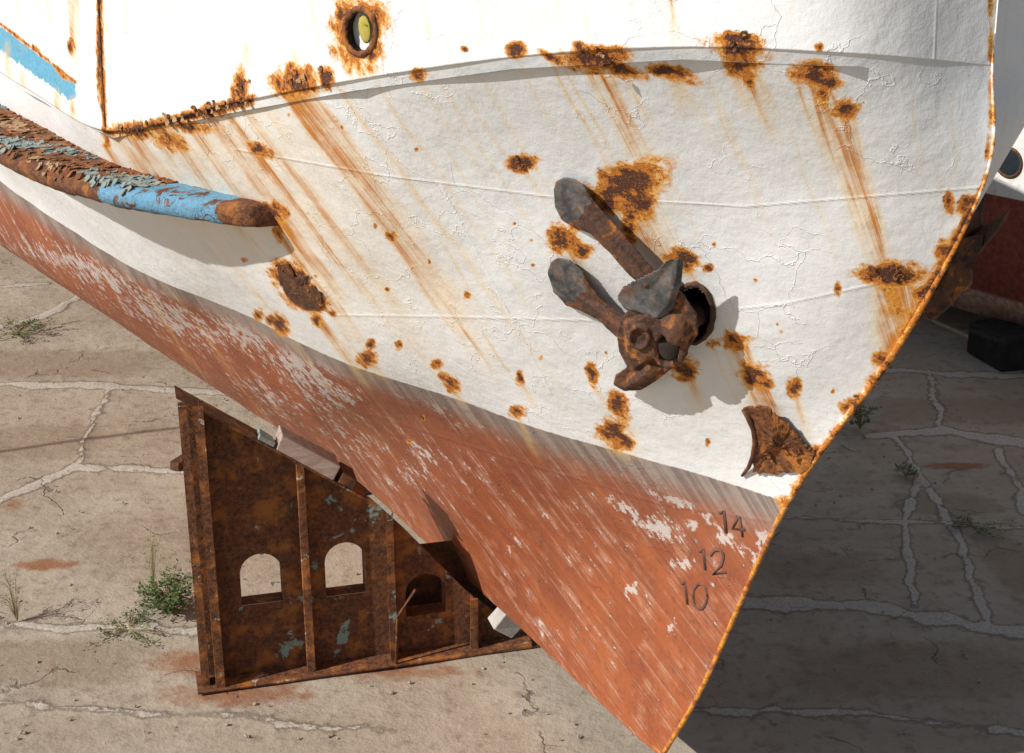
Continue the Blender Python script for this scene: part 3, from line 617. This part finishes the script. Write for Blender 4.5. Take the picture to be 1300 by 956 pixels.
for s_ in np.arange(ih[1]*.6,ih[1]+1.2,.01):
    x_,y_,_=proj(hc(ih[0],-s_,ih[2]))
    if best is None or abs(x_-1184)<best[0]: best=(abs(x_-1184),s_,x_,y_)
a2.location=tuple(hc(ih[0],-best[1],ih[2]))
Mr=np.eye(3)-2*np.outer([nx,ny,0],[nx,ny,0])
for ch in list(anchor.children):
    me=ch.data.copy(); me.transform(Matrix([[*Mr[i],0] for i in range(3)]+[[0,0,0,1]])); me.flip_normals()
    if ch.name.startswith('palm'): me.materials.clear(); me.materials.append(M['anchor'])
    c=bpy.data.objects.new(ch.name.split('.')[0],me); C.objects.link(c); c.parent=a2
# ------------------------------------------------------------ cradle
O=PZ(282,862,0); Ee=PZ(672,808,0); ex=(Ee-O); Lc=np.linalg.norm(ex); ex/=Lc; mn=np.array([ex[1],-ex[0],0]); zv=np.array([0,0,1.])
def pc(px,py):
    d=ray(px,py); t=((O-CAM)@mn)/(d@mn); Pp=CAM+d*t; return float((Pp-O)@ex),float(Pp[2])
def polyplate(name,outer,holes,th,mat,parent,y0=0):
    cu=bpy.data.curves.new('c','CURVE'); cu.dimensions='2D'; cu.fill_mode='BOTH'; cu.extrude=th/2
    for pl in [outer]+holes:
        s=cu.splines.new('POLY'); s.points.add(len(pl)-1)
        for i,(x,y) in enumerate(pl): s.points[i].co=(x,y,0,1)
        s.use_cyclic_u=True
    o=bpy.data.objects.new('c',cu); C.objects.link(o); dg=bpy.context.evaluated_depsgraph_get(); dg.update()
    me=bpy.data.meshes.new_from_object(o.evaluated_get(dg)); bpy.data.objects.remove(o)
    v=[O+ex*q.co[0]+zv*q.co[1]+mn*(q.co[2]+y0) for q in me.vertices]; ff=[tuple(p.vertices) for p in me.polygons]
    return mobj(name,v,ff,mat,parent,False)
cr_=thing('hull_cradle','rusty brown triangular steel cradle with arched openings propping up the hull','cradle',tuple(O))
TP=[pc(252,514),pc(470,632),pc(510,668),pc(590,748),pc(640,786)]; uT,zT=TP[0]; uM,zM=TP[1]; uR,zR=TP[-1]
def topz(u): return float(np.interp(u,[uT-1]+[p[0] for p in TP],[zT+(zT-zM)/(uM-uT)]+[p[1] for p in TP]))
def arch(x0,x1,y0,y1):
    (ua,za),(ub,zb)=pc(x0,y1),pc(x1,y1); _,zt=pc((x0+x1)/2,y0); zb=min(za,zb); r=(ub-ua)/2; c=(ua+ub)/2
    return [(ua,zb),(ub,zb)]+[(c+r*math.cos(math.pi*i/12),zt-r+r*math.sin(math.pi*i/12)) for i in range(13)]
holes=[arch(307,360,702,763),arch(414,465,688,752),arch(515,566,728,776)]
polyplate('web_plate',[(-.02,.03),(uR,.03)]+TP[::-1],holes,.014,M['cradle'],cr_)
q=lambda u,y,z: O+ex*u+mn*y+zv*z
for hl in holes:
    n=len(hl)
    fr=[q(u,-.009,z) for u,z in hl]; bk=[q(u,-.16,z) for u,z in hl]
    mobj('opening_rim',fr+bk,[(i,(i+1)%n,n+(i+1)%n,n+i) for i in range(n)],M['cradle'],cr_,False)
def upr(u,dep,fw_,name='stiffener',mat='cradle',zt=None):
    mb=MB(); z1=topz(u)-.01 if zt is None else zt
    mb.box(O,ex,mn,zv,u-.008,u+.008,.008,dep,.03,z1,.003); mb.box(O,ex,mn,zv,u-fw_/2,u+fw_/2,dep,dep+.014,.02,z1+.02,.004)
    return mb.build(name,M[mat],cr_,False)
upr(-.02,.16,.07,'stiffener','cradle_post',zT+.03); upr(-.13,.10,.06,'stiffener','cradle_post',zT+.02)
mb=MB(); mb.box(O,ex,mn,zv,-.16,.02,-.05,-.035,0,zT+.02,.004); mb.build('back_flange',M['cradle_post'],cr_)
for x in (393,497,598): 
    u,_=pc(x,(862-(x-282)*.138)-5); upr(u,.11,.06,mat='cradle_post' if x==393 else 'cradle')
mb=MB(); mb.box(O,ex,mn,zv,-.20,Lc+.02,-.12,.20,.004,.028,.004); mb.build('base_flange',M['cradle_post'],cr_,bevel=.003)
mb=MB()
def seg(u0,z0,u1,z1): mb.hexa([q(u0,-.10,z0),q(u1,-.10,z1),q(u1,.13,z1),q(u0,.13,z0),q(u0,-.10,z0+.02),q(u1,-.10,z1+.02),q(u1,.13,z1+.02),q(u0,.13,z0+.02)])
seg(uT-.16,topz(uT-.16),uM-.05,topz(uM-.05)); mb.build('top_flange',M['cradle'],cr_)
mb=MB()
u1,z1=pc(497,800); u2,z2=pc(499,770); u3,z3=pc(523,738)
mb.tube([q(u1,.18,z1-.25),q(u2,.18,z2),q(u3,.14,z3)],.012,8); mb.build('brace_rod',M['cradle_post'],cr_,True)
mb=MB(); u5,_=pc(478,800); mb.box(O,ex,mn,zv,u5,Lc*.93,-.36,-.34,.004,.80,.01); mb.build('added_dark_backing',M['rust_dark'],cr_)  # sheet added behind the arches to make their openings look dark
def slopebox(name,label,cat,x0,x1,h,mat,jit=.01,bev=.01,wd=(-.11,.13)):
    (ua,_),(ub,_)=pc(x0,516+(x0-252)*.55),pc(x1,516+(x1-252)*.55); za=topz(ua)+.025; zb=topz(ub)+.025
    mb=MB(); A_=[]
    for k_ in (0,h):
        for (u,y,z) in ((ua,wd[0],za),(ub,wd[0],zb),(ub,wd[1],zb),(ua,wd[1],za)): A_.append(q(u+random.uniform(-jit,jit)+k_*.4,y+random.uniform(-jit,jit),z+k_*.85))
    mb.hexa(A_); return tag(mb.build(name,M[mat],None,False,bevel=bev),label,cat)
slopebox('timber_block','pinkish weathered timber packing block between cradle top and red hull','block',350,422,.13,'wood')
slopebox('steel_wedge','small dark rusty steel wedge at the lower end of the timber block','wedge',427,446,.10,'rust_dark')
slopebox('painted_board','small pale blue painted board lying on the upper end of the cradle','board',326,345,.04,'flake_blue',.008,.006,(-.02,.13))
def rock(name,label,cat,c,r,mat,sq=(1,1,1),seed=1):
    mb=MB(); P=[]
    R_=random.Random(seed)
    for z in (-1,1):
        for x,y in ((-1,-1),(1,-1),(1,1),(-1,1)): P.append(np.array([x*sq[0]+R_.uniform(-.25,.25),y*sq[1]+R_.uniform(-.25,.25),z*sq[2]+R_.uniform(-.3,.3)])*r)
    mb.hexa(P); o=mb.build(name,M[mat],None,False,bevel=.012); o.location=tuple(c); o.rotation_euler=(.15,.65,.4); tag(o,label,cat); return o
Pc=CAM+ray(645,786)*(float(np.linalg.norm((q(pc(645,786)[0],.22,pc(645,786)[1])-CAM)@np.array([0,cp,-sp]))))
rock('concrete_block','broken pale grey concrete block jammed at the low end of the cradle','block',Pc,.095,'concrete',(1.1,.8,1.0),4)
for i,(a,lb) in enumerate(((7.0,'squared timber keel block standing under the hull behind the cradle'),(11,'squared timber keel block hidden farther aft under the keel'))):
    mb=MB(); mb.box(hc(a,0,0),(nx,ny,0),(cx,cy,0),zv,-.05,.5,-.18,.18,.002,.37,.01); o=mb.build('keel_block',M['rust_dark'],None,False,bevel=.012); tag(o,lb,'block')
# ------------------------------------------------------------ second boat
e=np.array([.58,-.815,0]); o_=np.array([e[1],-e[0],0])
HW=2.1; Pw=PZ(1258,247,2.19)
base=np.array([Pw[0],Pw[1],0])-o_*(.95*HW)
def bx2(l,off,z): return base+e*l+o_*off+zv*z
m,nt,b,co=newmat('far_boat_paint'); n1=noi(nt,co,2,5); n2=noi(nt,co,14,5,.65); z=N(nt,'ShaderNodeSeparateXYZ',{0:co}).outputs[2]
r=mix(nt,mr(nt,n2,.35,.7),(.20,.045,.032),(.32,.09,.055)); w=mix(nt,mr(nt,n2,.45,.7),(.78,.77,.74),(.64,.59,.52)); lp=mix(nt,mr(nt,n2,.35,.65),(.62,.46,.39),(.44,.24,.16))
c=mix(nt,mr(nt,z,2.18,2.20),r,w); c=mix(nt,mr(nt,mth(nt,'ADD',z,mth(nt,'MULTIPLY',n1,.1)),.92,.86),c,lp); fin(nt,b,c,.6,n2,.5,.01); M['far']=m
b2=thing('fishing_boat','second boat behind, white above dark red, cut off by the right edge','boat',(base[0],base[1],0))
prof=[(0,.38),(.72,.44),(.84,.80),(.91,1.4),(.95,2.19),(1.0,3.2),(1.06,4.6)]
Ls=np.linspace(-13,7,44); vv=[]
for sgn in (1,-1):
    for l in Ls:
        tq=(l+3)/10.05; hw=HW*max(0.02,(1-min(1,abs(tq))**4)); sh=.5*tq*tq
        for f_,z__ in prof: vv.append(bx2(l+(z__-2)*.25*(tq**3),sgn*hw*f_,z__+sh*(z__>3)))
npf=len(prof); ff=gridfaces(len(Ls),npf)+gridfaces(len(Ls),npf,len(Ls)*npf,None,True)
ob=mobj('hull',vv,ff,M['far'],b2); fixn(ob)
dkv=[np.array(vv[i*npf+npf-1])-zv*.3 for i in range(len(Ls))]+[np.array(vv[len(Ls)*npf+i*npf+npf-1])-zv*.3 for i in range(len(Ls))]
mobj('deck',dkv,gridfaces(2,len(Ls)),M['deck'],b2,False)
bv=BVHTree.FromPolygons([tuple(v_) for v_ in vv],ff)
hit=bv.ray_cast(Vector(CAM),Vector(ray(1281,206)).normalized())
if hit[0] is not None:
    P=np.array(hit[0]); nn_=np.array(hit[1]); nn_=nn_ if nn_[1]<0 else -nn_; t1=np.cross(nn_,[0,0,1.]); t1/=np.linalg.norm(t1); t2=np.cross(nn_,t1)
    mb=MB(); pts=[P+nn_*.01+(t1*math.cos(w_)+t2*math.sin(w_))*.18 for w_ in np.linspace(0,2*math.pi,25)]; mb.tube(pts,.02,8,cap=False)
    po=mb.build('porthole',M['rust_dark'],b2,True)
    mb=MB(); mb.ell(P,t1*.175,t2*.175,nn_*.02,20,6); mb.build('glass',M['glass'],po,True)
pk=PZ(1292,466,0)
mb=MB(); mb.box(pk,(.96,.28,0),(-.28,.96,0),zv,-.32,.5,-.1,.7,.003,.46,.03); o=mb.build('support_block',M['black'],None,False,bevel=.03); tag(o,'black support block under the second boat at the right edge','block')
# ------------------------------------------------------------ ground
xs=np.concatenate([-np.geomspace(300,11,14),np.arange(-10.5,10.51,.045),np.geomspace(11,300,14)])
ys=np.concatenate([-np.geomspace(300,1,10),[2,4,6],np.arange(7,14,.04),np.arange(14,24,.07),np.arange(24,40,.4),np.geomspace(41,500,14)])
GX,GY=np.meshgrid(xs,ys); GZ=np.zeros_like(GX)
near=(GX>-11)&(GX<11)&(GY>6)&(GY<30)
jm=np.zeros_like(GX); stn=np.zeros_like(GX); patch=np.zeros_like(GX)
def gl(pts,w,amp=1.0):
    A=jm; W_=[PZ(x,y,0)[:2] for x,y in pts]; Q=[W_[0]]
    for p,q_ in zip(W_,W_[1:]):
        n=max(2,int(np.linalg.norm(q_-p)/.22)); dirn=(q_-p)/np.linalg.norm(q_-p); pr=np.array([-dirn[1],dirn[0]])
        for i in range(1,n+1): Q.append(p+(q_-p)*i/n+pr*(random.uniform(-.045,.045) if i<n else 0))
    for p,q_ in zip(Q,Q[1:]):
        m_=(GX>min(p[0],q_[0])-.4)&(GX<max(p[0],q_[0])+.4)&(GY>min(p[1],q_[1])-.4)&(GY<max(p[1],q_[1])+.4)
        if not m_.any(): continue
        ww=w*random.uniform(.6,1.3); am=amp*random.uniform(.8,1.1)
        L2=((q_-p)**2).sum(); t=np.clip(((GX[m_]-p[0])*(q_[0]-p[0])+(GY[m_]-p[1])*(q_[1]-p[1]))/L2,0,1)
        d2=(GX[m_]-p[0]-t*(q_[0]-p[0]))**2+(GY[m_]-p[1]-t*(q_[1]-p[1]))**2; A[m_]=np.maximum(A[m_],am*np.exp(-d2/(ww*ww)))
JT=(([(-200,480),(0,487),(140,490),(300,497),(420,505)],.10,1.1),([(-60,665),(40,618),(95,592),(240,598),(400,600)],.09,1.05),([(95,592),(118,540),(140,490)],.05,.7),([(0,415),(60,398),(110,372),(200,330)],.10,1.1),([(0,790),(120,796),(260,800)],.065,.8),([(-50,365),(60,360)],.08,.9),
   ([(940,762),(1100,770),(1240,797),(1400,812)],.10,1.05),([(1105,552),(1200,546),(1300,562),(1400,570)],.12,1.1),([(1135,555),(1165,600),(1148,660),(1160,770)],.055,.8),([(1268,570),(1290,610),(1300,650)],.06,.8),([(1165,590),(1222,690),(1252,795)],.055,.8),([(1000,655),(1150,662),(1300,670)],.05,.7),([(1120,470),(1200,474),(1400,480)],.09,.95),([(1190,380),(1300,400),(1400,420)],.10,1.0),([(870,900),(1100,905),(1300,930)],.06,.7),([(0,890),(250,905),(500,930)],.05,.6),([(1180,470),(1195,548)],.06,.7))
for pts,w,a_ in JT: gl(pts,w,a_)
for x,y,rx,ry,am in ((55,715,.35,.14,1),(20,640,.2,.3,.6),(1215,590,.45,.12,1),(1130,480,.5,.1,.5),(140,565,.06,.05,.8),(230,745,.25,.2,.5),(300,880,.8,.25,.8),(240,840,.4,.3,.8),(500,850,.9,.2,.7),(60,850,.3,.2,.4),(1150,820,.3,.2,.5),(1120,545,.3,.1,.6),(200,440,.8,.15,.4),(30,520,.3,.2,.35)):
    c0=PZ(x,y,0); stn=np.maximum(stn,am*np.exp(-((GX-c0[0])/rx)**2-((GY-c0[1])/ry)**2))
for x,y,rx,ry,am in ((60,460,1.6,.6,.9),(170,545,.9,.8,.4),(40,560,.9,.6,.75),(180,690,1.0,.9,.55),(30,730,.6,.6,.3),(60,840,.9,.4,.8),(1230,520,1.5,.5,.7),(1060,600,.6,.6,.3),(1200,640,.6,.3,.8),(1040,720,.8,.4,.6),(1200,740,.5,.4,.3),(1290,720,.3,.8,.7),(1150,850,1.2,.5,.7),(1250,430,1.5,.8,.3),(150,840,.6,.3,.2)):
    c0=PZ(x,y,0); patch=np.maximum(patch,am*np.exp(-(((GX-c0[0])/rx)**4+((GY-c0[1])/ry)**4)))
GZ=np.where(near,.012*np.sin(GX*1.9+GY*.7)*np.sin(GY*1.3)+.006*np.sin(GX*5.3)*np.sin(GY*4.1+1),0)-.012+jm*.012*np.where(near,1,0)
GV=np.stack([GX,GY,GZ],-1)
g=mobj('ground',GV.reshape(-1,3),gridfaces(len(ys),len(xs)),[],None); g['kind']='structure'
if g.data.polygons[0].normal.z<0: g.data.flip_normals()
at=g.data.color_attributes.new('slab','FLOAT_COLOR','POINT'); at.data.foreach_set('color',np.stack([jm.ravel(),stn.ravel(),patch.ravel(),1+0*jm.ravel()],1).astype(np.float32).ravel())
m,nt,b,co=newmat('old_stone_slabs'); A=N(nt,'ShaderNodeAttribute',attribute_name='slab'); sA=N(nt,'ShaderNodeSeparateColor',{0:A.outputs['Color']})
n0=noi(nt,co,.45,3); n1=noi(nt,co,1.8,6,.62); n2=noi(nt,co,7,7,.68); n3=noi(nt,co,40,4,.65)
c=mix(nt,mr(nt,n1,.3,.7),(.38,.315,.235),(.47,.405,.315)); c=mix(nt,mr(nt,n0,.4,.6),c,mix(nt,.4,c,(.31,.24,.165)))
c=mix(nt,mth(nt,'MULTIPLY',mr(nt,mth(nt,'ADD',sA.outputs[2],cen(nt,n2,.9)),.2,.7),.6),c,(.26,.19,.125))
c=mix(nt,mth(nt,'MULTIPLY',mr(nt,n2,.50,.68),.6),c,(.23,.17,.12)); c=mix(nt,mth(nt,'MULTIPLY',mr(nt,n1,.55,.68),.4),c,(.20,.15,.105)); c=mix(nt,mth(nt,'MULTIPLY',mr(nt,n3,.58,.70),.4),c,(.15,.115,.085)); c=mix(nt,mth(nt,'MULTIPLY',mr(nt,n3,.42,.32),.25),c,(.53,.48,.40))
vo=N(nt,'ShaderNodeTexVoronoi',{'Vector':N(nt,'ShaderNodeVectorMath',{0:co,1:N(nt,'ShaderNodeVectorMath',{0:N(nt,'ShaderNodeTexNoise',{'Vector':co,'Scale':2.0,'Detail':6.0}).outputs[1],3:.8},operation='SCALE').outputs[0]},operation='ADD').outputs[0],'Scale':.55},feature='DISTANCE_TO_EDGE').outputs['Distance']
ck=mth(nt,'MULTIPLY',mth(nt,'SUBTRACT',1.0,mr(nt,vo,.002,.012)),mr(nt,n1,.48,.62)); c=mix(nt,mth(nt,'MULTIPLY',ck,.6),c,(.10,.08,.06))
je=mth(nt,'ADD',sA.outputs[0],mth(nt,'ADD',cen(nt,n2,1.3),cen(nt,n1,.7)))
c=mix(nt,mth(nt,'MULTIPLY',mth(nt,'MULTIPLY',mr(nt,je,.15,.34),mr(nt,sA.outputs[0],.02,.1)),.55),c,(.15,.11,.08))
jj=mth(nt,'MULTIPLY',mr(nt,je,.40,.56),mr(nt,sA.outputs[0],.05,.2)); jc=mix(nt,mr(nt,n3,.4,.65),(.58,.53,.45),(.42,.36,.29)); c=mix(nt,mth(nt,'MULTIPLY',jj,.85),c,jc)
ss_=mr(nt,mth(nt,'ADD',sA.outputs[1],cen(nt,n2,.9)),.3,.8); c=mix(nt,mth(nt,'MULTIPLY',ss_,.8),c,(.27,.10,.035))
hh=mth(nt,'ADD',mth(nt,'MULTIPLY',n2,.6),mth(nt,'MULTIPLY',n3,.18)); hh=mth(nt,'SUBTRACT',hh,mth(nt,'MULTIPLY',ck,.5)); hh=mth(nt,'ADD',hh,mth(nt,'ADD',mth(nt,'MULTIPLY',n1,1.6),mth(nt,'MULTIPLY',jj,.3)))
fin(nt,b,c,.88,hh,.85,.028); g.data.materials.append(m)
mb=MB()
for i in range(420):
    if random.random()<.6: x=random.uniform(-100,760); y=random.uniform(430,940)
    else: x=random.uniform(900,1340); y=random.uniform(470,940)
    P=PZ(x,y,0); r_=random.uniform(.006,.020)
    a_=random.uniform(0,3); mb.ell(P+zv*r_*.2,np.array([math.cos(a_),math.sin(a_),.1])*r_,np.array([-math.sin(a_),math.cos(a_),0])*r_*random.uniform(.5,1),zv*r_*.6,6,4)
o=mb.build('gravel',M['stone'],None,False); tag(o,'scattered small stone chips and grit on the slabs','gravel',kind='stuff')
# ------------------------------------------------------------ weeds
def weed(px,py,label,nl,sz,hgt,dry=0,spread=1.0,seed=0,lk=1.6):
    R_=random.Random(seed); P0=PZ(px,py,0); t=thing('weed',label,'plant',tuple(P0)); st=MB(); lf=MB(); dm_=MB()
    for i in range(nl):
        a=R_.uniform(0,6.28); l=R_.uniform(.3,1)*sz*spread; h=R_.uniform(.25,1)*hgt
        tip=P0+np.array([math.cos(a)*l,math.sin(a)*l,h]); mid=P0+np.array([math.cos(a)*l*.4,math.sin(a)*l*.4,h*.75]); st.tube([P0,mid,tip],[.004,.003,.0015],4)
        for k in range(R_.randint(9,18)):
            f_=R_.uniform(.2,1); q_=mid*(1-f_)+tip*f_+np.array([R_.uniform(-.03,.03),R_.uniform(-.03,.03),R_.uniform(-.02,.03)]); b_=R_.uniform(0,6.28); L=R_.uniform(.012,.03)*lk
            d=np.array([math.cos(b_),math.sin(b_),R_.uniform(-.3,.8)]); s_=np.array([-math.sin(b_),math.cos(b_),R_.uniform(-.3,.3)])
            (dm_ if R_.random()<dry else lf).add([q_,q_+d*L*.5+s_*L*.3,q_+d*L,q_+d*L*.5-s_*L*.3],[(0,1,2,3)])
    st.build('stem',M['dry'],t)
    if lf.v: lf.build('leaves',M['leaf'],t)
    if dm_.v: dm_.build('dry_leaves',M['dry'],t)
weed(214,778,'bushy green weed growing just left of the cradle',90,.27,.30,.05,1.2,1,1.5)
weed(195,745,'tall sparse dry weed behind the green bush',12,.16,.62,.7,1,2,1)
weed(22,788,'dry straggly weed at the left edge of the ground',14,.20,.50,.7,1,3,1)
weed(20,425,'low grass tuft at the far left under the hull',40,.5,.16,.3,1.2,4)
weed(1092,545,'green weed in the shadow just right of the stem',30,.26,.36,.1,1,5)
weed(1150,605,'small weed in the pale slab joint right of the stem',14,.14,.16,.3,1,6)
weed(1235,668,'low dark weed flat on the shaded slabs at right',16,.35,.06,.3,1,7)
weed(165,800,'thin weed along the slab joint in front of the green bush',26,.45,.06,.3,1,8,1.2)
P=PZ(222,598,0); mb=MB(); mb.box(P,(.35,.94,0),(-.94,.35,0),zv,0,.9,-.06,.06,.003,.09,.012); o=mb.build('scrap_beam',M['rust_dark'],None,False,bevel=.01); tag(o,'short dark scrap beam on the slab behind the cradle post','beam')
SUN=np.array([.71,.38,-.54]); SUN/=np.linalg.norm(SUN)
A_=PZ(-40,577,0); B_=PZ(238,540,0); A2=A_-SUN*(6.2/abs(SUN[2])); B2=B_-SUN*(6.2/abs(SUN[2]))
dd_=B2-A2; mb=MB(); mb.tube([A2-dd_*1.5,A2-dd_*.5,A2,B2],.03,8); o=mb.build('mooring_rope',M['rope'],None,True); tag(o,'taut mooring rope strung high above the slabs left of the boat','rope')
# ------------------------------------------------------------ light, world, camera
sn=bpy.data.lights.new('sun','SUN'); sn.energy=4.7; sn.angle=math.radians(.5); sn.color=(1,.965,.915); so_=bpy.data.objects.new('sun',sn); C.objects.link(so_)
so_.rotation_euler=Vector(SUN).to_track_quat('-Z','Y').to_euler()
w=bpy.data.worlds.new('World'); bpy.context.scene.world=w; w.use_nodes=True; nt=w.node_tree
sk=nt.nodes.new('ShaderNodeTexSky'); sk.sky_type='NISHITA'; sk.sun_disc=False; sk.sun_elevation=math.asin(-SUN[2]); sk.sun_rotation=math.atan2(-SUN[0],-SUN[1])
nt.links.new(sk.outputs[0],nt.nodes['Background'].inputs[0]); nt.nodes['Background'].inputs[1].default_value=.072
cam=bpy.data.cameras.new('camera'); cam.lens=50; cam.sensor_width=36; cam.clip_end=2000; co_=bpy.data.objects.new('camera',cam); C.objects.link(co_); co_.location=(0,0,H); co_.rotation_euler=(math.radians(70),0,0)
sc=bpy.context.scene; sc.camera=co_; sc.view_settings.view_transform='Standard'; sc.view_settings.look='None'; sc.view_settings.exposure=0
